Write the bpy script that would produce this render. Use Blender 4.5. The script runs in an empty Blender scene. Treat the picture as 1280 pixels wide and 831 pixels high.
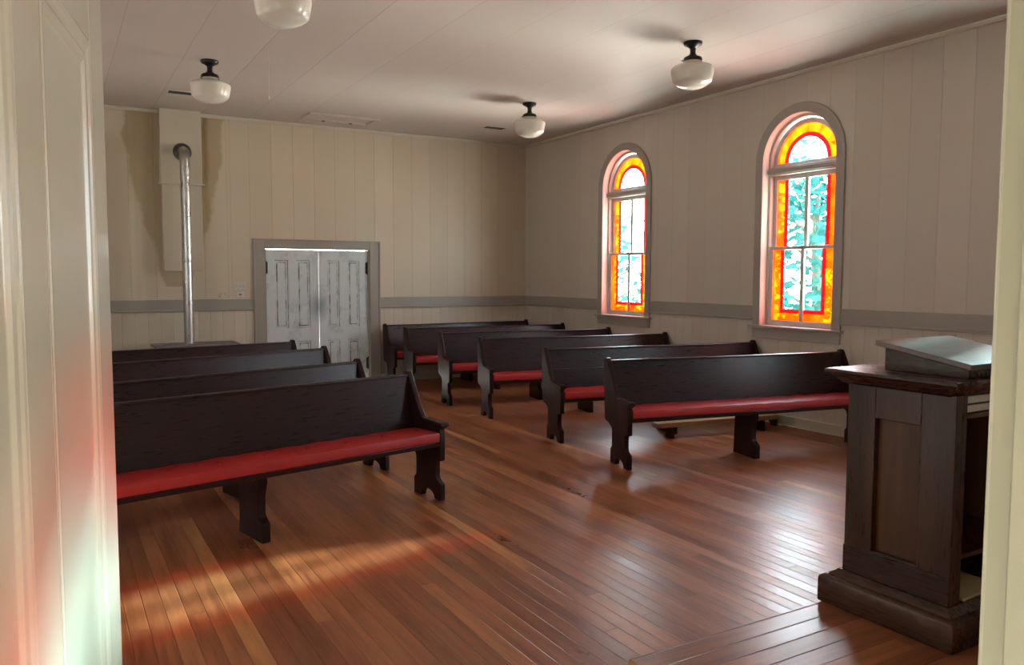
import bpy, bmesh, math, random
from mathutils import Vector, Matrix
random.seed(7)
SC = bpy.context.scene
COL = SC.collection
PI = math.pi

# ------------------------------------------------------------------ room sizes (metres)
XR, YB, ZC, ZR = 7.047, 11.717, 3.858, 1.3226
XL, YF = -0.32, 0.45
PLAT = 0.18

# ------------------------------------------------------------------ mesh helpers
def smooth_by_angle(me, ang=35):
    bm = bmesh.new(); bm.from_mesh(me)
    for f in bm.faces: f.smooth = True
    lim = math.radians(ang)
    for e in bm.edges:
        if len(e.link_faces) != 2 or e.calc_face_angle(0) > lim: e.smooth = False
    bm.to_mesh(me); bm.free()

def obj(name, bm, mat, parent=None, bevel=0, smooth=True, segs=2):
    bmesh.ops.recalc_face_normals(bm, faces=bm.faces[:])
    me = bpy.data.meshes.new(name); bm.to_mesh(me); bm.free()
    if mat: me.materials.append(mat)
    if smooth: smooth_by_angle(me)
    o = bpy.data.objects.new(name, me); COL.objects.link(o)
    if parent: o.parent = parent
    if bevel:
        m = o.modifiers.new('bevel', 'BEVEL'); m.width = bevel; m.segments = segs; m.limit_method = 'ANGLE'; m.angle_limit = math.radians(40)
    return o

def tag(o, label, cat, group=None, kind=None):
    o['label'] = label; o['category'] = cat
    if group: o['group'] = group
    if kind: o['kind'] = kind
    return o

def thing(name, label, cat, loc=(0, 0, 0), rotz=0, group=None, kind=None):
    o = bpy.data.objects.new(name, None); COL.objects.link(o)
    o.location = loc; o.rotation_euler = (0, 0, rotz); o.empty_display_size = .1
    return tag(o, label, cat, group, kind)

def struct(name, bm, mat, label=None, cat=None, bevel=0, parent=None):
    o = obj(name, bm, mat, parent, bevel)
    if not parent:
        o['kind'] = 'structure'
        if label: o['label'] = label; o['category'] = cat or name.split('_')[0]
    return o

def B(): return bmesh.new()

def box(bm, x0, x1, y0, y1, z0, z1):
    v = [bm.verts.new((x, y, z)) for z in (z0, z1) for y in (y0, y1) for x in (x0, x1)]
    for q in ((0, 2, 3, 1), (4, 5, 7, 6), (0, 1, 5, 4), (2, 6, 7, 3), (0, 4, 6, 2), (1, 3, 7, 5)):
        bm.faces.new([v[i] for i in q])
    return bm

def prism(bm, pts, f0, f1):
    """polygon pts (a,b) extruded: f0/f1 map (a,b)->xyz of the two end faces"""
    A = [bm.verts.new(f0(a, b)) for a, b in pts]; Bv = [bm.verts.new(f1(a, b)) for a, b in pts]
    bm.faces.new(A); bm.faces.new(list(reversed(Bv)))
    n = len(pts)
    for i in range(n):
        j = (i + 1) % n
        bm.faces.new([A[i], Bv[i], Bv[j], A[j]])
    return bm

def prism_x(bm, yz, x0, x1): return prism(bm, yz, lambda a, b: (x0, a, b), lambda a, b: (x1, a, b))
def prism_y(bm, xz, y0, y1): return prism(bm, xz, lambda a, b: (a, y0, b), lambda a, b: (a, y1, b))
def prism_z(bm, xy, z0, z1): return prism(bm, xy, lambda a, b: (a, b, z0), lambda a, b: (a, b, z1))

def loft(bm, rings, cap=True, closed=True):
    R = [[bm.verts.new(p) for p in r] for r in rings]
    n = len(R[0])
    for a, b in zip(R[:-1], R[1:]):
        for i in range(n if closed else n - 1):
            j = (i + 1) % n
            bm.faces.new([a[i], a[j], b[j], b[i]])
    if cap:
        bm.faces.new(list(reversed(R[0]))); bm.faces.new(R[-1])
    return bm

def lathe(bm, prof, cx=0, cy=0, n=32, cap=True):
    rings = [[(cx + r * math.cos(2 * PI * i / n), cy + r * math.sin(2 * PI * i / n), z) for i in range(n)] for r, z in prof]
    return loft(bm, rings, cap)

def tube(bm, pts, rad, n=14):
    pts = [Vector(p) for p in pts]
    if not isinstance(rad, (list, tuple)): rad = [rad] * len(pts)
    rings = []
    t0 = (pts[1] - pts[0]).normalized()
    u = t0.orthogonal().normalized()
    for i, p in enumerate(pts):
        t = (pts[min(i + 1, len(pts) - 1)] - pts[max(i - 1, 0)]).normalized()
        u = (u - t * u.dot(t)).normalized(); w = t.cross(u)
        rings.append([tuple(p + (u * math.cos(2 * PI * k / n) + w * math.sin(2 * PI * k / n)) * rad[i]) for k in range(n)])
    return loft(bm, rings)

def rect_frame(bm, outer, inner, f0, f1):
    """rectangular ring: outer/inner=(a0,a1,b0,b1)"""
    a0, a1, b0, b1 = outer; c0, c1, d0, d1 = inner
    for pts in ([(a0, b0), (c0, b0), (c0, b1), (a0, b1)], [(c1, b0), (a1, b0), (a1, b1), (c1, b1)],
                [(c0, b0), (c1, b0), (c1, d0), (c0, d0)], [(c0, d1), (c1, d1), (c1, b1), (c0, b1)]):
        if abs(pts[0][0] - pts[1][0]) > 1e-6 and abs(pts[1][1] - pts[2][1]) > 1e-6:
            prism(bm, pts, f0, f1)
    return bm

# ------------------------------------------------------------------ node helpers
class NT:
    def __init__(s, name):
        s.m = bpy.data.materials.new(name); s.m.use_nodes = True
        s.t = s.m.node_tree; s.t.nodes.clear()
        s.out = s.t.nodes.new('ShaderNodeOutputMaterial')
    def n(s, typ, **kw):
        nd = s.t.nodes.new(typ)
        for k, v in kw.items(): setattr(nd, k, v)
        return nd
    def l(s, a, b): s.t.links.new(a, b)
    def setin(s, sock, v):
        if isinstance(v, bpy.types.NodeSocket): s.l(v, sock)
        elif v is not None:
            if sock.type == 'RGBA' and len(v) == 3: v = (*v, 1)
            sock.default_value = v
    def math(s, op, a, b=None, c=None, clamp=False):
        nd = s.n('ShaderNodeMath', operation=op); nd.use_clamp = clamp
        s.setin(nd.inputs[0], a)
        if b is not None: s.setin(nd.inputs[1], b)
        if c is not None: s.setin(nd.inputs[2], c)
        return nd.outputs[0]
    def mix(s, fac, a, b, blend='MIX'):
        nd = s.n('ShaderNodeMix', data_type='RGBA', blend_type=blend)
        s.setin(nd.inputs[0], fac); s.setin(nd.inputs[6], a); s.setin(nd.inputs[7], b)
        return nd.outputs[2]
    def coord(s, scale=(1, 1, 1), loc=(0, 0, 0)):
        tc = s.n('ShaderNodeTexCoord'); mp = s.n('ShaderNodeMapping')
        mp.inputs['Scale'].default_value = scale; mp.inputs['Location'].default_value = loc
        s.l(tc.outputs['Object'], mp.inputs[0]); return mp.outputs[0]
    def sep(s, v):
        nd = s.n('ShaderNodeSeparateXYZ'); s.l(v, nd.inputs[0]); return nd.outputs
    def comb(s, x, y, z):
        nd = s.n('ShaderNodeCombineXYZ')
        for i, v in enumerate((x, y, z)): s.setin(nd.inputs[i], v)
        return nd.outputs[0]
    def noise(s, vec, scale=5, detail=4, rough=.55, out=0):
        nd = s.n('ShaderNodeTexNoise'); s.l(vec, nd.inputs['Vector'])
        nd.inputs['Scale'].default_value = scale; nd.inputs['Detail'].default_value = detail; nd.inputs['Roughness'].default_value = rough
        return nd.outputs[out]
    def wnoise(s, vec):
        nd = s.n('ShaderNodeTexWhiteNoise', noise_dimensions='3D'); s.l(vec, nd.inputs['Vector']); return nd.outputs
    def ramp(s, fac, stops, interp='LINEAR'):
        nd = s.n('ShaderNodeValToRGB'); s.setin(nd.inputs[0], fac); cr = nd.color_ramp; cr.interpolation = interp
        while len(cr.elements) < len(stops): cr.elements.new(.5)
        for e, (p, c) in zip(cr.elements, stops):
            e.position = p; e.color = (*c, 1) if len(c) == 3 else c
        return nd.outputs[0]
    def bump(s, h, strength=.3, dist=.01, normal=None):
        nd = s.n('ShaderNodeBump'); nd.inputs['Strength'].default_value = strength; nd.inputs['Distance'].default_value = dist
        s.l(h, nd.inputs['Height'])
        if normal is not None: s.l(normal, nd.inputs['Normal'])
        return nd.outputs[0]
    def bsdf(s, color=(.8, .8, .8), rough=.5, metal=0, normal=None, spec=None, **kw):
        p = s.n('ShaderNodeBsdfPrincipled')
        s.setin(p.inputs['Base Color'], color); s.setin(p.inputs['Roughness'], rough); s.setin(p.inputs['Metallic'], metal)
        if normal is not None: s.l(normal, p.inputs['Normal'])
        if spec is not None: s.setin(p.inputs['Specular IOR Level'], spec)
        for k, v in kw.items(): s.setin(p.inputs[k], v)
        s.l(p.outputs[0], s.out.inputs[0]); return p

def planks(T, c, across, along, width, length=None, seam=.03, offset=0.0):
    """returns (random value per board, seam mask 0..1 in the groove)"""
    x = T.sep(c)
    a = T.math('DIVIDE', T.math('ADD', x[across], offset), width)
    idx = T.math('FLOOR', a); fr = T.math('FRACT', a)
    edge = T.math('MINIMUM', fr, T.math('SUBTRACT', 1.0, fr))
    m = T.math('LESS_THAN', edge, seam)
    sm = T.math('SUBTRACT', 1.0, T.math('DIVIDE', edge, seam * 2), clamp=True)
    if length:
        off = T.wnoise(T.comb(idx, 3.3, 1.7))[0]
        b = T.math('ADD', T.math('DIVIDE', x[along], length), T.math('MULTIPLY', off, 7.0))
        jdx = T.math('FLOOR', b); fb = T.math('FRACT', b)
        eb = T.math('MINIMUM', fb, T.math('SUBTRACT', 1.0, fb))
        s2 = T.math('SUBTRACT', 1.0, T.math('DIVIDE', eb, seam * width / length * 1.6), clamp=True)
        sm = T.math('MAXIMUM', sm, s2)
        rnd = T.wnoise(T.comb(idx, jdx, 5.1))
    else:
        rnd = T.wnoise(T.comb(idx, 2.2, 5.1))
    return rnd, sm

# ------------------------------------------------------------------ materials
def mat_paint(name, base, across=None, width=.3, rough=.45, amount=.05, seam=.012, groove=.35, stain=False, offset=0.0):
    T = NT(name); c = T.coord()
    n1 = T.noise(c, .9, 4); n2 = T.noise(c, 14, 3)
    dark = tuple(b * (1 - amount * 2.5) for b in base)
    col = T.mix(T.math('MULTIPLY', n1, .8), base, dark)
    h = T.math('MULTIPLY', n2, .05)
    if across is not None:
        rnd, sm = planks(T, c, across, 2, width, None, seam, offset)
        tint = T.ramp(rnd[0], [(0, (1 - amount, 1 - amount, 1 - amount * 1.2)), (1, (1 + amount * .4,) * 3)])
        col = T.mix(1.0, col, tint, 'MULTIPLY')
        # some joints open wider than others
        g = T.math('MULTIPLY', sm, T.math('ADD', .35, T.math('MULTIPLY', rnd[0], .65)))
        col = T.mix(T.math('MULTIPLY', g, groove), col, tuple(b * .32 for b in base))
        h = T.math('SUBTRACT', h, g)
    if stain:
        x = T.sep(c)
        # brown water stains either side of the chimney: wide at the ceiling, closing to a point lower down
        wob = T.noise(c, 2.2, 5, .6)
        dx = T.math('ABSOLUTE', T.math('SUBTRACT', x[0], 1.52))
        lim = T.math('MULTIPLY_ADD', T.math('SUBTRACT', x[2], 1.72), .27, .24)     # half width grows with height
        lim = T.math('MINIMUM', lim, .64)
        lim = T.math('ADD', lim, T.math('MULTIPLY', T.math('SUBTRACT', wob, .5), .28))
        d = T.math('DIVIDE', T.math('SUBTRACT', lim, dx), .05, clamp=True)
        d = T.math('MULTIPLY', d, T.math('GREATER_THAN', x[2], 1.5))
        col = T.mix(T.math('MULTIPLY', d, .62), col, (.33, .24, .11))
        # rusty streak close to the chimney on its right and along the top
        st = T.math('SUBTRACT', 1.0, T.math('DIVIDE', T.math('ABSOLUTE', T.math('SUBTRACT', x[0], T.math('ADD', 1.9, T.math('MULTIPLY', T.math('SUBTRACT', wob, .5), .12)))), .06), clamp=True)
        st = T.math('MULTIPLY', st, T.math('DIVIDE', T.math('SUBTRACT', x[2], 2.1), 1.0, clamp=True))
        col = T.mix(T.math('MULTIPLY', st, .75), col, (.23, .13, .04))
        # scuffs above the chair rail
        lo = T.math('SUBTRACT', 1.0, T.math('DIVIDE', T.math('ABSOLUTE', T.math('SUBTRACT', x[2], 1.36)), .1), clamp=True)
        sc = T.math('GREATER_THAN', T.noise(c, 7, 5, .7), .6)
        sc = T.math('MULTIPLY', T.math('MULTIPLY', lo, sc), T.math('LESS_THAN', x[0], 2.2))
        col = T.mix(T.math('MULTIPLY', sc, .5), col, (.28, .22, .14))
        # two long orange drip lines
        for xx, w in ((2.22, .025), (1.02, .04)):
            dl = T.math('SUBTRACT', 1.0, T.math('DIVIDE', T.math('ABSOLUTE', T.math('SUBTRACT', x[0], xx)), w), clamp=True)
            col = T.mix(T.math('MULTIPLY', T.math('MULTIPLY', dl, wob), .45), col, (.42, .28, .13))
    T.bsdf(col, rough, normal=T.bump(h, .5, .006))
    return T.m

def mat_wood(name, dark, mid, light, axis=0, rough=.3, scale=1.0, coat=.0, spec=.5, worn=0.0):
    T = NT(name)
    sc = [9, 9, 9]; sc[axis] = 1.0
    c = T.coord(tuple(s * scale for s in sc))
    warp = T.noise(c, 1.2, 3)
    wv = T.noise(c, 2.6, 8, .62)
    g = T.math('ADD', T.math('MULTIPLY', warp, .55), T.math('MULTIPLY', wv, .5))
    col = T.ramp(g, [(.34, dark), (.53, mid), (.74, light)])
    fine = T.noise(T.coord(tuple(s * scale * 5 for s in sc)), 3, 4)
    rr = T.math('MULTIPLY_ADD', fine, .22, rough - .11)
    if worn:
        w = T.math('GREATER_THAN', T.noise(T.coord((3, 3, 3)), 6, 6, .75), .66)
        col = T.mix(T.math('MULTIPLY', w, worn), col, tuple(min(1, l * 2.2) for l in light))
    p = T.bsdf(col, rr, normal=T.bump(fine, .05, .002), spec=spec)
    if coat: p.inputs['Coat Weight'].default_value = coat; p.inputs['Coat Roughness'].default_value = .15
    return T.m

def mat_floor(name, across, along, width, length, offset=0.0):
    T = NT(name); c = T.coord()
    rnd, sm = planks(T, c, across, along, width, length, .022, offset)
    sc = [14, 14, 14]; sc[along] = 1.1
    mp = T.n('ShaderNodeMapping'); mp.inputs['Scale'].default_value = sc
    T.l(T.n('ShaderNodeTexCoord').outputs['Object'], mp.inputs[0])
    sh = T.n('ShaderNodeVectorMath', operation='ADD'); T.l(mp.outputs[0], sh.inputs[0])
    sv = T.n('ShaderNodeVectorMath', operation='SCALE'); T.l(rnd[1], sv.inputs[0]); sv.inputs['Scale'].default_value = 40
    T.l(sv.outputs[0], sh.inputs[1])
    grain = T.noise(sh.outputs[0], 1.6, 8, .6)
    base = T.ramp(rnd[0], [(0, (.21, .058, .021)), (.35, (.265, .078, .028)), (.7, (.325, .104, .036)), (.95, (.38, .132, .044)), (.965, (.43, .17, .054)), (1, (.48, .195, .06))])
    gr = T.ramp(grain, [(.3, (.55, .5, .48)), (.55, (1, 1, 1)), (.75, (1.25, 1.2, 1.12))])
    col = T.mix(1.0, base, gr, 'MULTIPLY')
    wear = T.noise(c, 1.3, 5, .6)
    col = T.mix(T.math('MULTIPLY', T.math('SUBTRACT', wear, .45, clamp=True), 1.0), col, (.24, .11, .06))
    col = T.mix(T.math('MULTIPLY', sm, .5), col, (.03, .012, .006))
    rough = T.math('ADD', .23, T.math('ADD', T.math('MULTIPLY', wear, .12), T.math('MULTIPLY', rnd[0], .08)))
    h = T.math('SUBTRACT', T.math('ADD', T.math('MULTIPLY', grain, .22), T.math('MULTIPLY', T.noise(c, 2.6, 2), .9)), sm)
    T.bsdf(col, rough, normal=T.bump(h, .3, .004), spec=.5)
    return T.m

def mat_simple(name, col, rough=.5, metal=0, spec=None, noise=.0, nscale=8, **kw):
    T = NT(name)
    if noise:
        n = T.noise(T.coord(), nscale, 4)
        c2 = T.mix(n, tuple(max(0, v * (1 - noise)) for v in col), tuple(min(1, v * (1 + noise)) for v in col))
        T.bsdf(c2, rough, metal, spec=spec, normal=T.bump(n, .08, .004), **kw)
    else:
        T.bsdf(col, rough, metal, spec=spec, **kw)
    return T.m

def mat_glass(name, col_a, col_b, nscale=5, scatter=.25):
    """pressed cathedral glass: tinted see-through with some scatter and a surface sheen"""
    T = NT(name); c = T.coord()
    n = T.noise(c, nscale, 4, .6)
    col = T.ramp(n, [(.35, col_a), (.68, col_b)])
    tr = T.n('ShaderNodeBsdfTransparent'); T.l(col, tr.inputs[0])
    tl = T.n('ShaderNodeBsdfTranslucent'); T.l(col, tl.inputs[0])
    m1 = T.n('ShaderNodeMixShader'); m1.inputs[0].default_value = scatter
    T.l(tr.outputs[0], m1.inputs[1]); T.l(tl.outputs[0], m1.inputs[2])
    gl = T.n('ShaderNodeBsdfGlossy'); gl.inputs['Roughness'].default_value = .12
    gl.inputs[0].default_value = (.9, .9, .9, 1)
    m2 = T.n('ShaderNodeMixShader'); m2.inputs[0].default_value = .05
    T.l(m1.outputs[0], m2.inputs[1]); T.l(gl.outputs[0], m2.inputs[2])
    T.l(m2.outputs[0], T.out.inputs[0])
    return T.m

def mat_olddoor(name):
    """white paint worn through to grey patches, dark in the panel edges"""
    T = NT(name); c = T.coord()
    n1 = T.noise(c, 3.2, 6, .62); n2 = T.noise(c, 22, 4, .6)
    w = T.ramp(T.math('ADD', T.math('MULTIPLY', n1, .85), T.math('MULTIPLY', n2, .18)), [(.56, (0, 0, 0)), (.70, (1, 1, 1))])
    x = T.sep(c)
    # rubbed area round the handles
    dx = T.math('SUBTRACT', x[0], 3.46); dz = T.math('SUBTRACT', x[2], 1.2)
    r = T.math('SQRT', T.math('ADD', T.math('MULTIPLY', dx, dx), T.math('MULTIPLY', T.math('MULTIPLY', dz, dz), .35)))
    rub = T.math('MULTIPLY', T.math('SUBTRACT', 1.0, T.math('DIVIDE', r, .17), clamp=True), T.math('ADD', n1, .35))
    col = T.mix(T.math('MULTIPLY', w, .5), (.65, .71, .73), (.20, .24, .26))
    col = T.mix(T.math('MULTIPLY', rub, 1.3, clamp=True), col, (.24, .3, .32))
    st = T.math('GREATER_THAN', T.noise(T.coord((30, 30, 2.0)), 2, 3), .62)
    col = T.mix(T.math('MULTIPLY', st, .12), col, (.35, .36, .35))
    ao = T.n('ShaderNodeNewGeometry')
    T.bsdf(col, .45, normal=T.bump(n2, .15, .003))
    return T.m

M = {}
M['wall_b'] = mat_paint('cream_board_wall', (.66, .565, .43), 0, .31, .42, .07, .012, .5, stain=True)
M['wall_bl'] = mat_paint('cream_board_wainscot', (.66, .58, .46), 0, .16, .42, .06, .018, .5)
M['wall_r'] = mat_paint('cream_board_wall_side', (.62, .57, .50), 1, .30, .42, .05, .010, .3, offset=.1)
M['wall_rl'] = mat_paint('cream_board_wainscot_side', (.64, .58, .50), 1, .155, .42, .06, .018, .4)
M['jamb'] = mat_paint('cream_jamb', (.50, .49, .385), None, rough=.3, amount=.02)
M['plain'] = mat_paint('cream_plain', (.62, .56, .45))
M['chim'] = mat_paint('cream_chimney', (.60, .54, .42), None, amount=.09)
M['ceil'] = mat_paint('ceiling_paint', (.57, .51, .46), 0, .62, .6, .04, .006, .45)
M['rail'] = mat_paint('grey_trim_paint', (.36, .34, .295), None, rough=.38)
M['casing'] = mat_paint('grey_window_paint', (.39, .365, .325), None, rough=.38)
M['sash'] = mat_paint('cream_sash_paint', (.55, .53, .49), None, rough=.35)
M['door_cream'] = mat_paint('gloss_cream_door', (.69, .66, .54), None, rough=.22, amount=.02)
M['olddoor'] = mat_olddoor('worn_white_door')
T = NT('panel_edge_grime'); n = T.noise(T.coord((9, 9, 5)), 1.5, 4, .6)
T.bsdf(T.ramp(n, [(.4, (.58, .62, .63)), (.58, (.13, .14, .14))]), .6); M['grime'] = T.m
M['floor'] = mat_floor('fir_floor', 0, 1, .087, 3.4)
M['platform'] = mat_floor('fir_platform', 1, 0, .098, 2.6, .02)
M['rawend'] = mat_wood('orange_end_wood', (.3, .12, .03), (.5, .22, .06), (.6, .3, .1), 0, .4)
M['pew'] = mat_wood('dark_pew_wood', (.013, .0042, .0050), (.023, .0074, .0078), (.034, .0112, .0105), 0, .3, .5, spec=.34)
M['pewend'] = mat_wood('dark_pew_end_wood', (.012, .0045, .004), (.022, .008, .0065), (.036, .013, .010), 2, .36, .5, spec=.16)
M['pulpit'] = mat_wood('dark_pulpit_wood', (.013, .0048, .0032), (.042, .017, .0095), (.095, .042, .023), 2, .3, .55, worn=.05, spec=.35)
M['pulpit_h'] = mat_wood('dark_pulpit_wood_h', (.013, .0048, .0032), (.040, .016, .009), (.09, .04, .022), 1, .28, .55, worn=.06, spec=.4)
M['pulpit_panel'] = mat_wood('brown_pulpit_panel', (.028, .012, .006), (.085, .036, .017), (.16, .072, .034), 2, .35, .45, spec=.3)
M['desk'] = mat_wood('worn_desk_top', (.03, .014, .009), (.07, .035, .022), (.14, .08, .05), 0, .38, .55, worn=.1, spec=1.0)
M['pine'] = mat_wood('pale_pine', (.25, .14, .06), (.38, .23, .1), (.48, .3, .14), 0, .5)
M['vinyl'] = mat_simple('red_cushion', (.37, .013, .011), .45, noise=.2, nscale=5)
M['black'] = mat_simple('black_metal', (.012, .012, .013), .32, .4)
M['iron'] = mat_simple('grey_iron', (.09, .085, .08), .5, .5, noise=.3)
M['slate'] = mat_simple('stove_top', (.19, .175, .16), .6, 0, noise=.2)
M['hinge'] = mat_simple('hinge_iron', (.03, .026, .022), .5, .5)
T = NT('galvanised_pipe'); n = T.noise(T.coord((4, 4, 1)), 8, 4)
T.bsdf(T.mix(n, (.42, .42, .41), (.62, .62, .60)), T.math('MULTIPLY_ADD', n, .2, .2), 1.0); M['galv'] = T.m
M['opal'] = mat_simple('opal_glass', (.66, .63, .55), .08, spec=.6)
M['white'] = mat_simple('white_plastic', (.60, .58, .53), .4)
M['paper'] = mat_simple('page_edges', (.62, .58, .5), .8, noise=.1, nscale=60)
M['cover'] = mat_simple('book_cover', (.03, .02, .02), .5)
M['buff'] = mat_simple('buff_paper', (.50, .36, .2), .8)
M['string'] = mat_simple('white_cord', (.6, .57, .52), .8)
M['amber'] = mat_glass('amber_glass', (.52, .105, .004), (.72, .20, .015), 6, .15)
M['red'] = mat_glass('red_glass', (.38, .014, .022), (.46, .02, .03), 8, .15)
M['clear'] = mat_glass('clear_glass', (.74, .90, .92), (.92, .96, .96), 4, .0)
M['aqua'] = mat_glass('pale_aqua_glass', (.60, .88, .92), (.82, .96, .98), 4, .0)
M['rose'] = mat_glass('rose_glass', (.62, .06, .22), (.75, .10, .32), 8, .15)
M['lead'] = mat_simple('lead_came', (.05, .055, .06), .7, .2)
M['leaf'] = mat_simple('leaf', (.03, .115, .10), 1, spec=0, noise=.5, nscale=2)
M['bark'] = mat_simple('bark', (.12, .09, .06), .9, noise=.3)

# ------------------------------------------------------------------ floor, ceiling, walls
bm = B(); box(bm, XL, XR, YF, YB, -.08, 0); struct('floor', bm, M['floor'], 'glossy red-brown fir board floor of the church', 'floor')
bm = B(); box(bm, XL - .2, XR + .2, YF - .15, YB + .2, ZC, ZC + .1); struct('ceiling', bm, M['ceil'], 'off-white board ceiling', 'ceiling')

SP = 2.93          # spring of the window arches
WH = .485          # half width of an opening
WSILL = 1.085
WC = [2.95, 5.98, 9.004]
THK = .20
def arch_z(u): return SP + math.sqrt(max(0, WH * WH - u * u))

def window_wall(bm, X, sgn, y0, y1, z0, z1, centres):
    """board wall in the plane X with arched openings; sgn=+1: the outside is towards +X"""
    N = 24
    us = [-WH * math.cos(PI * i / N) for i in range(N + 1)]
    ys = [y0]
    def col(a, b, za0, za1, zb0, zb1, x):
        if min(za1 - za0, zb1 - zb0) < 1e-5 and max(za1 - za0, zb1 - zb0) < 1e-5: return
        bm.faces.new([bm.verts.new(p) for p in ((x, a, za0), (x, b, zb0), (x, b, zb1), (x, a, za1))])
    for x in (X, X + sgn * THK):
        cur = y0
        for c in centres:
            col(cur, c - WH, z0, z1, z0, z1, x)
            if z0 < WSILL: col(c - WH, c + WH, z0, min(WSILL, z1), z0, min(WSILL, z1), x)
            if z1 > SP:
                for a, b in zip(us[:-1], us[1:]):
                    col(c + a, c + b, arch_z(a), z1, arch_z(b), z1, x)
            cur = c + WH
        col(cur, y1, z0, z1, z0, z1, x)
    for c in centres:   # reveals
        pts = [(-WH, max(z0, WSILL))]
        if z1 > SP: pts += [(u, arch_z(u)) for u in us]
        else: pts += [(-WH, z1)]
        path = [(c + u, z) for u, z in pts]
        for (a, za), (b, zb) in zip(path[:-1], path[1:]):
            bm.faces.new([bm.verts.new(p) for p in ((X, a, za), (X + sgn * THK, a, za), (X + sgn * THK, b, zb), (X, b, zb))])
        e = [(c + WH, SP if z1 > SP else z1), (c + WH, max(z0, WSILL))]
        (a, za), (b, zb) = e
        bm.faces.new([bm.verts.new(p) for p in ((X, a, za), (X + sgn * THK, a, za), (X + sgn * THK, b, zb), (X, b, zb))])
        if z0 < WSILL < z1:
            bm.faces.new([bm.verts.new(p) for p in ((X, c - WH, WSILL), (X + sgn * THK, c - WH, WSILL), (X + sgn * THK, c + WH, WSILL), (X, c + WH, WSILL))])
    bmesh.ops.remove_doubles(bm, verts=bm.verts[:], dist=1e-5)
    return bm

def flat(name, bm, mats, label, cat, pick):
    """wall with a second material for the wainscot faces"""
    o = struct(name, bm, mats[0], label, cat); o.data.materials.append(mats[1])
    for p in o.data.polygons: p.material_index = pick(p); p.use_smooth = False
    return o
ZM = ZR - .07
def two_zone_wall(X, sgn, centres, name, label):
    bm = B(); window_wall(bm, X, sgn, YF - .15, YB + .0, ZM, ZC + .05, centres)
    bm2 = B(); window_wall(bm2, X, sgn, YF - .15, YB + .0, -.08, ZM, centres)
    me = bpy.data.meshes.new('t'); bm2.to_mesh(me); bm2.free(); bm.from_mesh(me); bpy.data.meshes.remove(me)
    return flat(name, bm, (M['wall_r'], M['wall_rl']), label, 'wall', lambda p: 1 if p.center.z < ZM else 0)
two_zone_wall(XR, 1, WC, 'wall_right', 'cream board wall with the tall arched stained-glass windows')
two_zone_wall(XL, -1, WC, 'wall_left', 'cream board wall behind the open panelled door')

# back wall with a doorway
DX0, DX1, DZ = 2.67, 4.251, 2.042
bm = B()
for z0, z1 in ((-.08, ZM), (ZM, ZC + .05)):
    box(bm, XL - .2, DX0, YB, YB + .15, z0, z1); box(bm, DX1, XR + .2, YB, YB + .15, z0, z1)
bm2 = B()
box(bm, DX0, DX1, YB, YB + .15, DZ, ZC + .05)
flat('wall_back', bm, (M['wall_b'], M['wall_bl']), 'cream board wall with the double door and the stained chimney', 'wall', lambda p: 1 if p.center.z < ZM else 0)

# front wall with the doorway the photograph is taken through
HX, JX, FH = -.10, .829, 2.12
bm = B(); box(bm, XL - .2, HX - .02, YF - .15, YF, -.08, ZC + .05); box(bm, JX, XR + .2, YF - .15, YF, -.08, ZC + .05)
box(bm, HX - .02, JX, YF - .15, YF, FH, ZC + .05)
flat('wall_front', bm, (M['jamb'], M['jamb']), 'cream painted door jamb at the right edge of the photo', 'wall', lambda p: 0)
# jamb stop moulding of that doorway
bm = B(); box(bm, JX - .014, JX, .295, .424, 0, FH); o = struct('trim_5', bm, M['jamb'], 'cream door stop strip on the near jamb', 'door frame', .003)
bm = B(); box(bm, JX + .012, JX + .11, YF, YF + .012, 0, FH + .1); struct('trim_6', bm, M['door_cream'], 'cream casing board on the room side of the near doorway', 'door frame', .003)
# vestry behind the camera
VX0, VX1, VY = -1.6, 2.3, -2.6
bm = B()
box(bm, VX0, VX1, VY, YF - .15, -.08, 0); box(bm, VX0, VX1, VY, YF - .15, 2.7, 2.78)
box(bm, VX0 - .1, VX0, VY, YF - .15, -.08, 2.78); box(bm, VX1, VX1 + .1, VY, YF - .15, -.08, 2.78)
box(bm, VX0, -.25, VY - .1, VY, -.08, 2.78); box(bm, .25, VX1, VY - .1, VY, -.08, 2.78)
box(bm, -.25, .25, VY - .1, VY, -.08, 1.4); box(bm, -.25, .25, VY - .1, VY, 2.0, 2.78)
struct('wall_vestry', bm, M['plain'], 'plain walls of the small room behind the viewer', 'wall')

# chair rail, crown, base
def rail_run(name, horizontal, a0, a1, fixed, sgn, label):
    """flat board with a small nosing along its foot; sgn: direction into the room"""
    bm = B()
    def b(d0, d1, z0, z1):
        lo, hi = sorted((fixed + sgn * d0, fixed + sgn * d1))
        if horizontal == 'x': box(bm, a0, a1, lo, hi, z0, z1)
        else: box(bm, lo, hi, a0, a1, z0, z1)
    b(0, .022, ZR - .145, ZR); b(0, .034, ZR - .165, ZR - .143)
    return struct(name, bm, M['rail'], label, 'trim', .004)
rail_run('trim_1', 'x', XL, DX0 - .143, YB, -1, 'grey chair rail on the back wall left of the double door')
rail_run('trim_2', 'x', DX1 + .15, XR, YB, -1, 'grey chair rail on the back wall between double door and corner')
segs = [YF] + sum([[c - .592, c + .592] for c in WC], []) + [YB]
for i in range(0, len(segs), 2):
    rail_run('trim_%d' % (10 + i // 2), 'y', segs[i], segs[i + 1], XR, -1,
             'grey chair rail on the right wall ' + ['before the nearest window', 'behind the pulpit and right of the larger window', 'between the two stained-glass windows', 'from the smaller window to the corner'][i // 2])
for i in range(0, len(segs), 2):
    rail_run('trim_%d' % (20 + i // 2), 'y', segs[i], segs[i + 1], XL, 1, 'grey chair rail on the left wall')
def crown(name, pts, label):
    bm = B(); box(bm, *pts); return struct(name, bm, M['plain'], label, 'trim', .012)
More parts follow.
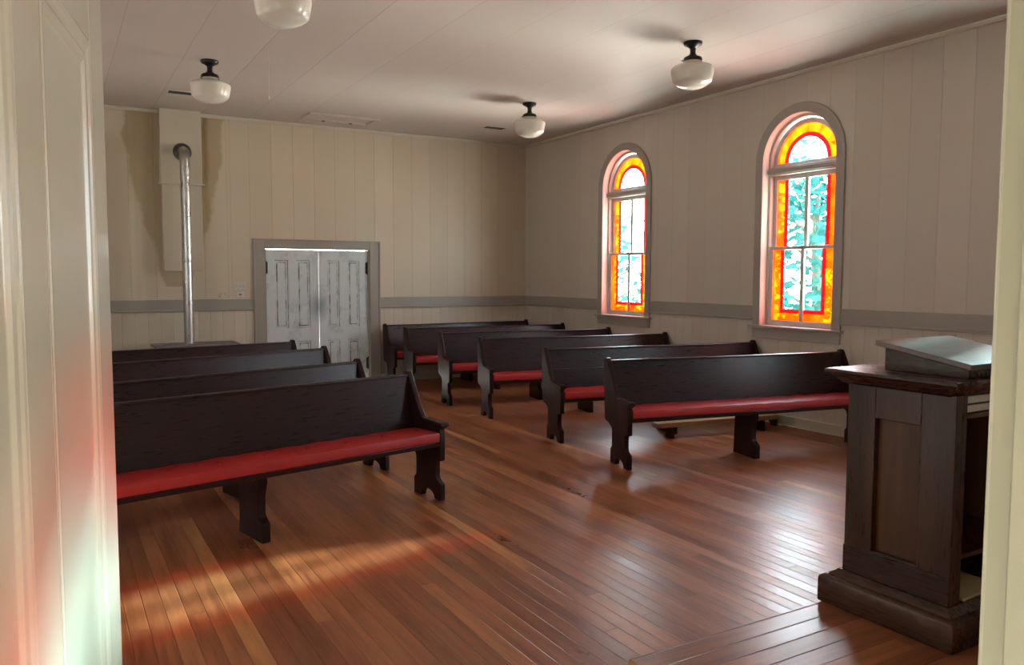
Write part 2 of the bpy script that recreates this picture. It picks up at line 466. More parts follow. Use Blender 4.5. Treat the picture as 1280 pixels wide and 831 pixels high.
crown('trim_30', (XL, XR, YB - .03, YB, ZC - .05, ZC), 'thin cream moulding along the top of the back wall')
crown('trim_31', (XR - .03, XR, YF, YB, ZC - .05, ZC), 'thin cream moulding along the top of the right wall')
bm = B(); box(bm, XL, DX0 - .143, YB - .018, YB, 0, .12); box(bm, DX1 + .15, XR, YB - .018, YB, 0, .12); struct('baseboard_back', bm, M['plain'], 'cream baseboard of the back wall', 'baseboard', .004)
bm = B(); box(bm, XR - .018, XR, YF, YB, 0, .11); struct('baseboard_right', bm, M['plain'], 'cream baseboard of the right wall under the windows', 'baseboard', .004)

# ------------------------------------------------------------------ stained glass windows
def arch_band(bm, r0, r1, xa, xb, zc, a0=0.0, a1=PI, n=28):
    for i in range(n):
        t0, t1 = a0 + (a1 - a0) * i / n, a0 + (a1 - a0) * (i + 1) / n
        q = [(-r0 * math.cos(t0), zc + r0 * math.sin(t0)), (-r1 * math.cos(t0), zc + r1 * math.sin(t0)),
             (-r1 * math.cos(t1), zc + r1 * math.sin(t1)), (-r0 * math.cos(t1), zc + r0 * math.sin(t1))]
        A = [bm.verts.new((xa, a, b)) for a, b in q]; Bv = [bm.verts.new((xb, a, b)) for a, b in q]
        bm.faces.new(A); bm.faces.new(list(reversed(Bv)))
        for k, j in ((1, 2), (3, 0)): bm.faces.new([A[k], Bv[k], Bv[j], A[j]])
    bmesh.ops.remove_doubles(bm, verts=bm.verts[:], dist=1e-5)
    return bm

def make_window(idx, X, yc, flip, label, clear='clear', red='red'):
    root = thing('window_%d' % idx, label, 'window', (X, yc, 0), PI if flip else 0, kind='structure')
    # local: +x is outwards, y along the wall
    R0, R1 = WH, .592
    bm = arch_band(B(), R0, R1, -.026, 0.0, SP)
    box(bm, -.026, 0, -R1, -R0, WSILL + .015, SP); box(bm, -.026, 0, R0, R1, WSILL + .015, SP)
    obj('casing', bm, M['casing'], root, .004)
    bm = box(B(), -.065, .10, -.625, .625, 1.072, 1.1); obj('stool', bm, M['casing'], root, .006)
    bm = box(B(), -.024, 0, -.592, .592, .955, 1.072); obj('apron', bm, M['casing'], root, .003)
    # inner stop lining
    bm = arch_band(B(), .455, WH, .075, .19, SP); box(bm, .075, .19, -WH, -.455, 1.1, SP); box(bm, .075, .19, .455, WH, 1.1, SP)
    obj('lining', bm, M['sash'], root, .004)
    bm = box(B(), .05, .175, -.455, .455, 2.785, 2.872); box(bm, .035, .06, -.47, .47, 2.80, 2.855)
    obj('transom_bar', bm, M['casing'], root, .006)
    # fanlight
    zc = 2.918; x0, x1 = .12, .155
    f = B(); arch_band(f, .402, .455, x0, x1, zc); box(f, x0, x1, -.455, .455, 2.872, zc)
    fan = obj('fanlight_sash', f, M['sash'], root, .003)
    xg0, xg1 = .134, .142
    g = arch_band(B(), .302, .404, xg0, xg1, zc); obj('amber_border', g, M['amber'], fan)
    g = arch_band(B(), .258, .302, xg0, xg1, zc); obj('red_border', g, M[red], fan)
    n = 28
    pts = [(-.258 * math.cos(PI * i / n), zc + .258 * math.sin(PI * i / n)) for i in range(n + 1)]
    g = prism_x(B(), pts, xg0, xg1); obj('clear_pane', g, M[clear], fan)
    ld = arch_band(B(), .299, .305, xg0 - .0015, xg0 + .001, zc); arch_band(ld, .255, .261, xg0 - .0015, xg0 + .001, zc)
    for a in (35, 62, 90, 118, 145):
        t = math.radians(a); ca, sa = math.cos(t), math.sin(t); w = .002
        prism_x(ld, [(.3 * ca - w * sa, zc + .3 * sa + w * ca), (.404 * ca - w * sa, zc + .404 * sa + w * ca), (.404 * ca + w * sa, zc + .404 * sa - w * ca), (.3 * ca + w * sa, zc + .3 * sa - w * ca)], xg0 - .0015, xg0 + .001)
    obj('lead_came', ld, M['lead'], fan)
    # sliding sashes
    for name, xa, xb, z0, z1, rb, rt, bottom in (('lower_sash', .085, .12, 1.1, 1.99, .062, .036, True), ('upper_sash', .128, .163, 1.955, 2.785, .036, .05, False)):
        s = B(); st = .05; G = .455 - st
        rect_frame(s, (-.455, .455, z0, z1), (-G, G, z0 + rb, z1 - rt), lambda a, b: (xa, a, b), lambda a, b: (xb, a, b))
        so = obj(name, s, M['sash'], root, .003)
        gz0, gz1 = z0 + rb, z1 - rt; xg = (xa + xb) / 2; g0, g1 = xg - .003, xg + .003
        mb = box(B(), xa + .004, xb - .004, -.024, .024, gz0, gz1); obj('muntin', mb, M['sash'], so, .003)
        wa, wr = .105, .042; ba = .085 if bottom else 0; br = .038 if bottom else 0
        am = B(); rd = B(); cl = B(); ld = B()
        fx = lambda a, b: (g0, a, b); fy = lambda a, b: (g1, a, b)
        rect_frame(am, (-G, G, gz0, gz1), (-G + wa, G - wa, gz0 + ba, gz1), fx, fy) if bottom else (box(am, g0, g1, -G, -G + wa, gz0, gz1), box(am, g0, g1, G - wa, G, gz0, gz1))
        if bottom: rect_frame(rd, (-G + wa, G - wa, gz0 + ba, gz1), (-G + wa + wr, G - wa - wr, gz0 + ba + br, gz1), fx, fy)
        else: box(rd, g0, g1, -G + wa, -G + wa + wr, gz0, gz1); box(rd, g0, g1, G - wa - wr, G - wa, gz0, gz1)
        C = G - wa - wr
        box(cl, g0, g1, -C, C, gz0 + ba + br, gz1)
        obj('amber_border', am, M['amber'], so); obj('red_border', rd, M[red], so); obj('clear_pane', cl, M[clear], so)
        w = .003; l0, l1 = g0 - .0015, g0 + .001
        for s_ in (-1, 1):
            for q in (C, C + wr):
                box(ld, l0, l1, s_ * q - w, s_ * q + w, gz0 + ba, gz1)
            for k in range(1, 4):
                z = gz0 + (gz1 - gz0) * k / 4
                lo, hi = sorted((s_ * (C + wr), s_ * G)); box(ld, l0, l1, lo, hi, z - .0015, z + .0015)
            if bottom:   # pointed lead line across the plain lights
                zm = gz0 + ba + .32
                for (ya, za, yb, zb) in ((.024, zm + .11, .13, zm - .1), (.13, zm - .1, C, zm + .11)):
                    prism_x(ld, [(s_ * ya, za - .003), (s_ * yb, zb - .003), (s_ * yb, zb + .003), (s_ * ya, za + .003)], l0, l1)
        if bottom:
            for q in (ba, ba + br): box(ld, l0, l1, -C - wr, C + wr, gz0 + q - w, gz0 + q + w)
        obj('lead_came', ld, M['lead'], so)
        if bottom:
            lk = box(B(), xa - .02, xa, -.03, .03, z1 - .012, z1 + .004); obj('sash_lock', lk, M['hinge'], so, .003)
    return root
make_window(1, XR, WC[1], False, 'arched amber and red stained-glass window nearer the pulpit, on the right wall')
make_window(2, XR, WC[2], False, 'arched amber and red stained-glass window nearer the far corner of the room')
make_window(3, XR, WC[0], False, 'arched stained-glass window beside the pulpit, out of view', 'aqua', 'rose')
for i, c in enumerate(WC): make_window(4 + i, XL, c, True, 'arched stained-glass window on the left wall')

# ------------------------------------------------------------------ double door in the back wall
bm = B()
for a, b in ((DX0 - .143, DX0), (DX1, DX1 + .15)): box(bm, a, b, YB - .022, YB, 0, DZ + .125)
box(bm, DX0, DX1, YB - .022, YB, DZ, DZ + .125)
for a, b in ((DX0 - .16, DX0 - .135), (DX1 + .14, DX1 + .167)): box(bm, a, b, YB - .034, YB, 0, DZ + .14)
box(bm, DX0 - .16, DX1 + .167, YB - .034, YB, DZ + .118, DZ + .14)
struct('trim_3', bm, M['rail'], 'grey casing around the white double door', 'door frame', .004)
bm = B(); box(bm, DX0, DX0 + .02, YB, YB + .15, 0, DZ); box(bm, DX1 - .02, DX1, YB, YB + .15, 0, DZ); struct('trim_4', bm, M['rail'], 'grey jamb lining of the white double door', 'door frame')

def rect_rings(bm, x0, x1, z0, z1, yf, prof):
    """moulded panel: rectangles stepping inwards, prof = [(inset, depth)]"""
    rings = [[(x0 + i, yf + d, z0 + i), (x1 - i, yf + d, z0 + i), (x1 - i, yf + d, z1 - i), (x0 + i, yf + d, z1 - i)] for i, d in prof]
    R = [[bm.verts.new(p) for p in r] for r in rings]
    for a, b in zip(R[:-1], R[1:]):
        for k in range(4): bm.faces.new([a[k], a[(k + 1) % 4], b[(k + 1) % 4], b[k]])
    bm.faces.new(R[-1])
OLD_PANEL = [(0, .02), (0, 0), (.006, .001), (.016, .003), (.022, .013), (.042, .014), (.056, .007), (.057, .006)]
CREAM_PANEL = [(0, .02), (0, 0), (.006, .0006), (.012, .0026), (.017, .003), (.022, .0018), (.027, .0022), (.033, .0052), (.036, .0056)]

def panel_leaf(bm, x0, x1, z0, z1, yf, thick, cols, rows):
    """stiles, rails and recessed panels; cols/rows = lists of panel spans"""
    zs = sorted(set([z0, z1] + [v for r in rows for v in r])); xs = sorted(set([x0, x1] + [v for c in cols for v in c]))
    inpan = lambda xa, xb, za, zb: any(c[0] <= xa and xb <= c[1] for c in cols) and any(r[0] <= za and zb <= r[1] for r in rows)
    box(bm, x0, x1, yf + .02, yf + thick, z0, z1)
    # vertical stiles full height, rails between
    edges = [x0] + [v for c in cols for v in c] + [x1]
    for i in range(0, len(edges), 2): box(bm, edges[i], edges[i + 1], yf, yf + .02, z0, z1)
    ez = [z0] + [v for r in rows for v in r] + [z1]
    for c in cols:
        for i in range(0, len(ez), 2): box(bm, c[0], c[1], yf, yf + .02, ez[i], ez[i + 1])
    return bm

def old_leaf(idx, x0, x1, label, hinge_x, hs):
    yf = YB + .035
    root = thing('door_%d' % idx, label, 'door', ((x0 + x1) / 2, yf, 0), kind='structure')
    w = x1 - x0; cx = (x0 + x1) / 2
    cols = [(-w / 2 + .115, -.05), (.05, w / 2 - .115)]; rows = [(.2, .70), (.87, 1.895)]
    bm = panel_leaf(B(), -w / 2, w / 2, .012, 2.033, 0, .04, cols, rows)
    # keep the material in room coordinates: bake offset into the mesh
    o = obj('leaf', bm, M['olddoor'], root, .002)
    pn = B()
    for c in cols:
        for r in rows: rect_rings(pn, c[0], c[1], r[0], r[1], 0, OLD_PANEL)
    p = obj('panel_moulding', pn, M['olddoor'], root, 0, smooth=False)
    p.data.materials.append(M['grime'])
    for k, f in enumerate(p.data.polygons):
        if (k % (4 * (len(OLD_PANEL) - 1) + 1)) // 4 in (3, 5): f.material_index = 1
    for q in (o, p):
        q.data.transform(Matrix.Translation((cx, yf, 0))); q.location = (-cx, -yf, 0)
    for z in (.31, 1.77):
        h = B(); xx = hinge_x - cx
        box(h, xx - .017 + hs * .014, xx + .017 + hs * .014, -.004, .004, z - .085, z + .085)
        lathe(h, [(.004, z - .105), (.011, z - .1), (.011, z + .1), (.004, z + .105)], xx, -.012, 12)
        obj('hinge', h, M['hinge'], root, .001)
    return root
gap = 3.468
old_leaf(1, DX0 + .022, gap - .0015, 'left leaf of the worn white panelled double door', DX0 + .022, 1)
old_leaf(2, gap + .004, DX1 - .022, 'right leaf of the worn white panelled double door', DX1 - .022, -1)

# ------------------------------------------------------------------ open cream door at the left edge
al = math.radians(11.8); DW = .84
E = Vector((.0745, 1.29)); dr = Vector((math.sin(al), math.cos(al)))
Hn = E - dr * DW
# door local x = along from hinge to free edge; local -y faces the room interior (to the viewer)
root = thing('door_3', 'open cream panelled door along the left edge of the photo', 'door', (Hn.x, Hn.y, 0), PI / 2 - al, kind='structure')
cols = [(.10, .37), (.47, .742)]; rows = [(.24, .82), (1.0, 1.952)]
bm = panel_leaf(B(), 0, DW, .012, 2.085, 0, .04, cols, rows); obj('leaf', bm, M['door_cream'], root, .003)
pn = B()
for c in cols:
    for r in rows:
        rect_rings(pn, c[0], c[1], r[0], r[1], 0, CREAM_PANEL)
obj('panel_moulding', pn, M['door_cream'], root, 0, smooth=False)

# ------------------------------------------------------------------ platform
PX0, PY1 = 1.88, 2.343
bm = B(); box(bm, PX0 + .02, XR - .02, YF, PY1 - .02, 0, PLAT - .024); o = struct('trim_7', bm, M['rawend'], 'plain board riser under the pulpit platform', 'platform')
bm = B(); box(bm, PX0, XR - .02, YF, PY1, PLAT - .024, PLAT); o = struct('floor_platform', bm, M['platform'], 'raised fir board platform that the pulpit stands on', 'platform', .004)
o.data.materials.append(M['rawend'])
for p in o.data.polygons:
    if p.normal.x < -.9: p.material_index = 1

# ------------------------------------------------------------------ pews
def arc(cx, cz, r, a0, a1, n=6):
    return [(cx + r * math.cos(math.radians(a0 + (a1 - a0) * i / n)), cz + r * math.sin(math.radians(a0 + (a1 - a0) * i / n))) for i in range(n + 1)]
LEG = [(.0, 0), (.075, 0)] + [(.09, .035), (.115, .055), (.16, .066), (.2, .06), (.225, .035), (.235, 0)] + [(.33, 0), (.33, .125), (.318, .14), (.303, .155), (.302, .2)]
END = LEG + [(.302, .29), (.315, .318), (.36, .345), (.425, .362), (.447, .385)] + [(.47, .86)] + \
      [(.472, .885), (.468, .905), (.455, .92), (.435, .926), (.415, .922), (.402, .908)] + \
      [(.36, .828), (.315, .74), (.27, .655), (.235, .605), (.205, .584), (.16, .578), (.08, .575), (.02, .573), (-.022, .568), (-.03, .555), (-.022, .541), (.006, .536), (.006, .51)] + \
      [(.0, .5), (.0, .302), (.012, .292), (.052, .288), (.06, .27), (.06, .175), (.052, .155), (.03, .138), (.004, .124), (0, .11)]
MID = [(0, 0), (.33, 0), (.322, .2), (.315, .405), (.03, .405), (.03, .36), (.055, .3), (.06, .27), (.06, .175), (.052, .155), (.03, .138), (.004, .124), (0, .11)]

def make_pew(x, y, deg, L, side, label, group, seam=False, cushion=True, buttons=False, mid=0.0):
    """origin: floor under the front foot of the aisle end; local +x runs along the pew, +y to its back"""
    th = math.radians(deg)
    if side > 0: x, y = x - L * math.cos(th), y - L * math.sin(th)     # left block: the aisle end is the right one
    root = thing('pew', label, 'pew', (x, y, 0), th, group)
    T_ = .045
    for x0 in (0, L - T_):
        e = obj('end_panel', prism_x(B(), END, x0, x0 + T_), M['pewend'], root, .006)
        a = B(); prism_x(a, [(-.034, .556), (-.028, .582), (.12, .59), (.2, .597), (.205, .584), (.12, .576), (-.02, .566), (-.024, .55)], x0 - .012, x0 + T_ + .012)
        obj('armrest', a, M['pewend'], e, .004)
    obj('support', prism_x(B(), MID, L / 2 + mid - .028, L / 2 + mid + .028), M['pewend'], root, .004)
    # back: front face leaning from (.315,.44) to (.402,.897)
    def bp(z, off): t = (z - .44) / (.897 - .44); return (.318 + t * (.405 - .318) + off, z)
    if seam:
        zs = .70
        for z0, z1 in ((.425, zs - .0025), (zs + .0025, .895)):
            obj('back_board', prism_x(B(), [bp(z0, 0), bp(z1, 0), bp(z1, .026), bp(z0, .026)], T_, L - T_), M['pew'], root, .002)
    else:
        obj('back_board', prism_x(B(), [bp(.425, 0), bp(.895, 0), bp(.895, .026), bp(.425, .026)], T_, L - T_), M['pew'], root, .002)
    obj('top_rail', prism_x(B(), [bp(.884, -.006), bp(.899, -.008), bp(.905, 0), bp(.905, .03), bp(.897, .036), bp(.884, .032)], T_, L - T_), M['pew'], root, .003)
    s = B(); box(s, T_, L - T_, .004, .345, .405, .440)
    so = obj('seat', s, M['pew'], root, .005)
    if cushion:
        cu = B(); n = 40; prof = [(.004, .441), (-.001, .447), (-.001, .499), (.003, .506), (.012, .509), (.16, .512), (.30, .51), (.322, .5), (.326, .441)]
        rings = []
        for i in range(n + 1):
            xx = T_ + .006 + (L - 2 * T_ - .012) * i / n; k = .0025 * math.sin(i * 1.7 + x * 3) + random.uniform(-.001, .001)
            rings.append([(xx, a, b + (k if b > .46 else 0)) for a, b in prof])
        co = obj('cushion', loft(cu, rings), M['vinyl'], root)
        if buttons:
            for i in range(9):
                xx = T_ + .1 + (L - .29) * i / 8
                obj('button', lathe(B(), [(.012, .5115), (.012, .516), (.006, .519)], xx, .16, 10), M['vinyl'], co)
    return root
LG, RG = 'pews left of the aisle', 'pews right of the aisle'
make_pew(2.474, 5.248, 13.0, 2.66, 1, 'dark pew with long red cushion, nearest of the left-hand pews', LG, buttons=True, mid=-.075)
make_pew(2.452, 6.311, 15.3, 2.60, 1, 'dark pew directly behind the nearest left-hand pew', LG)
make_pew(2.579, 7.714, 15.3, 2.66, 1, 'dark wooden pew third from the front on the left', LG)
make_pew(2.456, 8.659, 9.0, 2.62, 1, 'dark pew closest to the stove and stovepipe on the left', LG)
make_pew(4.205, 5.290, -10.3, 2.65, -1, 'dark pew with red cushion running behind the pulpit, nearest on the right', RG)
make_pew(4.306, 6.480, -8.6, 2.66, -1, 'dark pew with seamed back board, second from the front on the right', RG, seam=True)
make_pew(4.349, 8.015, -9.3, 2.61, -1, 'dark wooden pew third from the front on the right, red cushion', RG)
make_pew(4.352, 9.105, -6.6, 2.60, -1, 'dark reddish pew fourth from the front on the right', RG)
make_pew(4.335, 10.24, -5.9, 2.60, -1, 'dark pew one in front of the rearmost pew on the right', RG)
make_pew(4.39, 11.06, .6, 2.58, -1, 'dark rearmost pew standing along the back wall right of the double door', RG)

# low pale footboard on the floor in front of the second right-hand pew
th = math.radians(-8.6)
fb = thing('footboard', 'pale pine footboard low under the second right-hand pew', 'footboard', (5.27, 6.15, 0), th)
bm = B(); box(bm, 0, 1.52, 0, .11, .115, .165); obj('board', bm, M['pine'], fb, .004)
for xx in (.16, 1.3):
    bm = B(); prism_x(bm, [(.0, 0), (.11, 0), (.1, .115), (.01, .115)], xx, xx + .04); obj('foot', bm, M['pewend'], fb, .003)

# ------------------------------------------------------------------ ceiling lamps
def lamp(x, y, label):
    root = thing('ceiling_lamp', label, 'lamp', (x, y, ZC), 0, 'schoolhouse ceiling lamps')
    c = lathe(B(), [(.088, 0), (.09, -.012), (.082, -.028), (.05, -.042), (.03, -.058), (.026, -.085), (.028, -.108), (.05, -.128), (.082, -.142), (.09, -.158), (.088, -.176), (.080, -.176)], 0, 0, 36)
    obj('fitter', c, M['black'], root)
    for k in range(3):
        a = 2 * PI * k / 3 + .4
        s = tube(B(), [(.086 * math.cos(a), .086 * math.sin(a), -.167), (.105 * math.cos(a), .105 * math.sin(a), -.167)], .006, 8); obj('set_screw', s, M['black'], root)
    g = lathe(B(), [(.078, -.165), (.08, -.19), (.092, -.2), (.14, -.21), (.18, -.226), (.2, -.245), (.203, -.262), (.198, -.29), (.187, -.345), (.18, -.368), (.166, -.382), (.13, -.405), (.085, -.424), (.04, -.433), (.004, -.435)], 0, 0, 48)
    obj('globe', g, M['opal'], root)
    return root
lamp(5.33, 5.80, 'white schoolhouse ceiling lamp on black fitter, nearest the larger arched window and the right wall')
lamp(5.38, 8.85, 'white schoolhouse ceiling lamp nearest the far corner of the room')
lamp(1.495, 8.807, 'white schoolhouse ceiling lamp near the chimney at upper left')
lamp(1.50, 5.86, 'white schoolhouse ceiling lamp cut off by the top edge of the photo')

# pull cord
bm = tube(B(), [(0, 0, 0), (.002, 0, -.2), (0, 0, -.43)], .0035, 8)
pc = obj('pull_cord', bm, M['string']); pc.location = (1.94, 8.17, ZC); tag(pc, 'thin white pull cord hanging from the ceiling beside the left lamp', 'cord')
k = lathe(B(), [(.003, -.425), (.008, -.435), (.009, -.455), (.003, -.465)], 0, 0, 12); obj('cord_knob', k, M['string'], pc)

# ceiling vents
def vent(cx, cy, w, label):
    r = thing('ceiling_vent', label, 'vent', (cx, cy, ZC), 0, 'ceiling vents')
    bm = B(); rect_frame(bm, (-w / 2, w / 2, -.1, .1), (-w / 2 + .02, w / 2 - .02, -.08, .08), lambda a, b: (a, b, 0), lambda a, b: (a, b, -.008)); obj('frame', bm, M['white'], r, .002)
    bm = box(B(), -w / 2 + .02, w / 2 - .02, -.08, .08, -.002, 0); obj('opening', bm, M['black'], r)
    bm = B()
    for i in range(5):
        y = -.07 + i * .032; prism_x(bm, [(y, -.002), (y + .012, -.008), (y + .014, -.007), (y + .002, -.001)], -w / 2 + .02, w / 2 - .02)
    obj('louvre', bm, M['iron'], r)
vent(1.46, 10.48, .36, 'small dark ceiling vent near the chimney')
vent(5.80, 10.54, .36, 'small dark ceiling vent near the far corner lamp')

# attic hatch
at = thing('attic_hatch', 'framed rectangular hatch in the ceiling above the double door', 'hatch', (3.6, 11.02, ZC))
bm = B(); rect_frame(bm, (-.5, .5, -.235, .235), (-.43, .43, -.17, .17), lambda a, b: (a, b, 0), lambda a, b: (a, b, -.03)); obj('frame', bm, M['ceil'], at, .006)
bm = box(B(), -.43, .43, -.17, .17, -.008, 0); obj('lid', bm, M['ceil'], at, .002)
for xx in (-.2, .2):
    bm = box(B(), xx - .02, xx + .02, .155, .19, -.036, -.028); obj('hinge', bm, M['hinge'], at)

# ------------------------------------------------------------------ chimney, stovepipe, stove
ch = thing('trim_8', 'cream boxed chimney breast with the stovepipe going into it', 'chimney', (0, 0, 0), kind='structure')
CX0, CX1 = 1.312, 1.835
bm = B(); box(bm, CX0 + .012, CX1 - .012, YB - .12, YB, 1.715, 2.88); obj('lower_breast', bm, M['chim'], ch, .004)
bm = B(); box(bm, CX0, CX1, YB - .15, YB, 2.88, ZC); obj('upper_breast', bm, M['chim'], ch, .004)
bm = B(); box(bm, CX0 - .03, CX1 + .03, YB - .165, YB, 2.868, 2.89); obj('ledge', bm, M['chim'], ch, .004)
PXc, PYc = 1.585, YB - .36
sp = thing('stovepipe', 'shiny galvanised stovepipe rising from the stove into the chimney', 'stovepipe', (PXc, PYc, 0))
bm = tube(B(), [(0, 0, .745), (0, 0, 3.17)], .062, 28); obj('pipe', bm, M['galv'], sp)
for z in (1.28, 1.85, 2.42, 2.95):
    bm = lathe(B(), [(.0625, z - .02), (.065, z - .012), (.065, z + .012), (.0625, z + .02)], 0, 0, 28); obj('joint', bm, M['galv'], sp)
pts = [(0, 0, 3.16)] + [(0, .13 - .13 * math.cos(math.radians(a)), 3.17 + .13 * math.sin(math.radians(a))) for a in range(0, 91, 15)] + [(0, .215, 3.30)]
el = B(); tube(el, pts, .066, 24); obj('elbow', el, M['galv'], sp)
cr = B(); lathe(cr, [(.066, 0), (.115, .004), (.118, .014), (.07, .03)], 0, 0, 32)
bmesh.ops.rotate(cr, verts=cr.verts[:], cent=(0, 0, 0), matrix=Matrix.Rotation(PI / 2, 3, 'X')); o = obj('collar', cr, M['iron'], sp); o.location = (0, .209, 3.30)

st = thing('stove', 'low grey box stove under the stovepipe behind the left pews', 'stove', (1.66, PYc - .02, 0))
bm = B(); box(bm, -.53, .53, -.28, .26, .715, .745); obj('top_plate', bm, M['slate'], st, .008)
bm = B(); box(bm, -.48, .48, -.24, .22, .16, .715); obj('firebox', bm, M['iron'], st, .015)
bm = B(); box(bm, -.2, .2, -.262, -.24, .28, .6); d = obj('fire_door', bm, M['iron'], st, .006)
bm = tube(B(), [(.14, -.262, .45), (.14, -.3, .45), (.14, -.305, .38)], .01, 10); obj('handle', bm, M['black'], d)
for sx in (-1, 1):
    for sy in (-1, 1):
        l = B(); x0, y0 = sx * .42, -.01 + sy * .18
        loft(l, [[(x0 - r, y0 - r, z), (x0 + r, y0 - r, z), (x0 + r, y0 + r, z), (x0 - r, y0 + r, z)] for r, z in ((.03, 0), (.02, .03), (.028, .12), (.05, .165))])
        obj('leg', l, M['iron'], st, .004)

# switch plates
def wall_plate(x, z, w, h, label, toggles, slot=False):
    r = thing('switch_plate' if toggles else 'outlet_plate', label, 'switch' if toggles else 'outlet', (x, YB, z))
    bm = box(B(), -w / 2, w / 2, -.008, 0, -h / 2, h / 2); obj('plate', bm, M['white'], r, .003)
    for i in range(toggles):
        xx = (i - (toggles - 1) / 2) * .046
        bm = B(); prism_x(bm, [(-.008, -.012), (-.02, .006), (-.018, .012), (-.008, .012)], xx - .005, xx + .005); obj('toggle', bm, M['white'], r, .001)
    if slot:
        bm = box(B(), -.018, .018, -.011, -.007, -.008, .008); obj('socket', bm, M['hinge'], r, .002)
wall_plate(2.325, 1.505, .165, .115, 'white triple switch plate left of the double door', 3)
wall_plate(2.325, 1.385, .115, .075, 'small white outlet plate just under the triple switch', 0, True)

# ------------------------------------------------------------------ pulpit
PZ = PLAT
pu = thing('pulpit', 'tall dark wooden pulpit with recessed side panel on the platform', 'pulpit', (3.43, 2.03, PZ))
def L3(x0, x1, y0, y1, z0, z1): return (x0 - 3.43, x1 - 3.43, y0 - 2.03, y1 - 2.03, z0 - PZ, z1 - PZ)
def mbox(bm, *a): return box(bm, *L3(*a))
BX0, BX1, BY0, BY1 = 3.06, 3.80, 1.80, 2.29
# plinth with a moulded top, open at the preacher's side
def molded(bm, prof, x0, x1, y0, y1):
    """stack of rectangular rings: prof = [(outset, z)]"""
    rings = []
    for o, z in prof:
        rings.append([(x0 - o - 3.43, y0 - o - 2.03, z - PZ), (x1 + o - 3.43, y0 - o - 2.03, z - PZ), (x1 + o - 3.43, y1 + o - 2.03, z - PZ), (x0 - o - 3.43, y1 + o - 2.03, z - PZ)])
    return loft(bm, rings)
bm = molded(B(), [(.072, PZ), (.075, PZ + .005), (.075, .283), (.072, .296), (.062, .304), (.045, .308), (.038, .318), (.022, .328), (.016, .336)], BX0, BX1, BY0 + .01, BY1)
obj('plinth', bm, M['pulpit_h'], pu, .002)
# side frames: stiles and rails with a sunk panel
def side(x_out, x_in):
    lo, hi = sorted((x_out, x_in)); mid = (lo + hi) / 2
    bm = B()
    mbox(bm, lo, hi, BY0, 1.945, .336, 1.185); mbox(bm, lo, hi, 2.155, BY1, .336, 1.185)
    mbox(bm, lo, hi, 1.945, 2.155, 1.043, 1.185); mbox(bm, lo, hi, 1.945, 2.155, .336, .46)
    f = obj('side_frame', bm, M['pulpit'], pu, .003)
    s = -1 if x_out < x_in else 1
    bm = B(); a, b = sorted((x_out + s * .006, x_out)); mbox(bm, a, b, BY0, BY1, .336, .452); obj('base_board', bm, M['pulpit_h'], f, .002)
    bm = B(); a, b = sorted((x_in, x_in - s * -.0 + s * .012)); mbox(bm, a, b, 1.93, 2.17, .44, 1.06); obj('sunk_panel', bm, M['pulpit_panel'], f)
    return f
side(BX0, BX0 + .042); side(BX1, BX1 - .042)
bm = B(); mbox(bm, BX0 + .042, BX1 - .042, BY1 - .03, BY1, .336, 1.185); obj('front_panel', bm, M['pulpit'], pu, .003)
# face stiles on the open side
bm = B(); mbox(bm, BX0 + .042, BX0 + .075, BY0, BY0 + .02, .336, 1.185); obj('face_stile', bm, M['pulpit'], pu, .003)
bm = B(); mbox(bm, BX1 - .075, BX1 - .042, BY0, BY0 + .02, .336, 1.185); obj('face_stile', bm, M['pulpit'], pu, .003)
bm = B(); mbox(bm, BX0 + .042, BX1 - .042, BY0 + .03, BY1 - .03, 1.078, 1.098); obj('shelf', bm, M['pulpit_panel'], pu, .002)
bm = B(); mbox(bm, BX0 + .042, BX1 - .042, BY0 + .03, BY1 - .03, .5, .52); obj('shelf', bm, M['pulpit'], pu, .002)
bm = molded(B(), [(.004, 1.178), (.012, 1.179), (.014, 1.183), (.03, 1.188), (.036, 1.2), (.05, 1.207), (.056, 1.218), (.06, 1.226), (.078, 1.229), (.08, 1.236), (.078, 1.244), (.07, 1.247)], BX0, BX1, BY0 + .035, BY1 - .01)
obj('top_slab', bm, M['pulpit_h'], pu, .0015)

# sloped book rest standing on the slab
TZ = 1.2475
br = thing('book_rest', 'sloped dark wooden book rest on top of the pulpit', 'book rest', (3.40, 2.0, TZ))
bm = B(); prism_x(bm, [(-.2, 0), (.17, 0), (.17, .098), (-.2, .036)], -.265, .265); obj('base', bm, M['pulpit_h'], br, .003)
bm = B(); prism_x(bm, [(-.212, .034), (.215, .1056), (.213, .128), (-.214, .057)], -.275, .275); obj('sloped_top', bm, M['desk'], br, .003)

def book(loc, dx, dy, dz, label, rot=0):
    r = thing('book', label, 'book', loc, rot, 'books on the pulpit shelf')
    bm = box(B(), 0, dx, .004, dy, .004, dz - .004); obj('pages', bm, M['paper'], r, .002)
    bm = B(); box(bm, 0, dx + .003, 0.006, dy + .003, 0, .004); box(bm, 0, dx + .003, 0.006, dy + .003, dz - .004, dz); box(bm, 0, dx + .003, dy, dy + .004, 0, dz); obj('cover', bm, M['cover'], r, .001)
book((3.135, 1.835, 1.0985), .23, .2, .0365, 'lower of two books lying on the pulpit shelf, pale page edges', 0)
book((3.112, 1.832, 1.136), .25, .2, .037, 'upper of two books lying on the pulpit shelf, pale page edges', 0)
bm = B(); box(bm, 0, .3, 0, .22, 0, .012); o = obj('paper_stack', bm, M['buff'], None, .002); o.location = (3.16, 1.80, .337); o.rotation_euler = (0, 0, .05)
tag(o, 'buff sheet of paper low inside the open pulpit', 'paper')

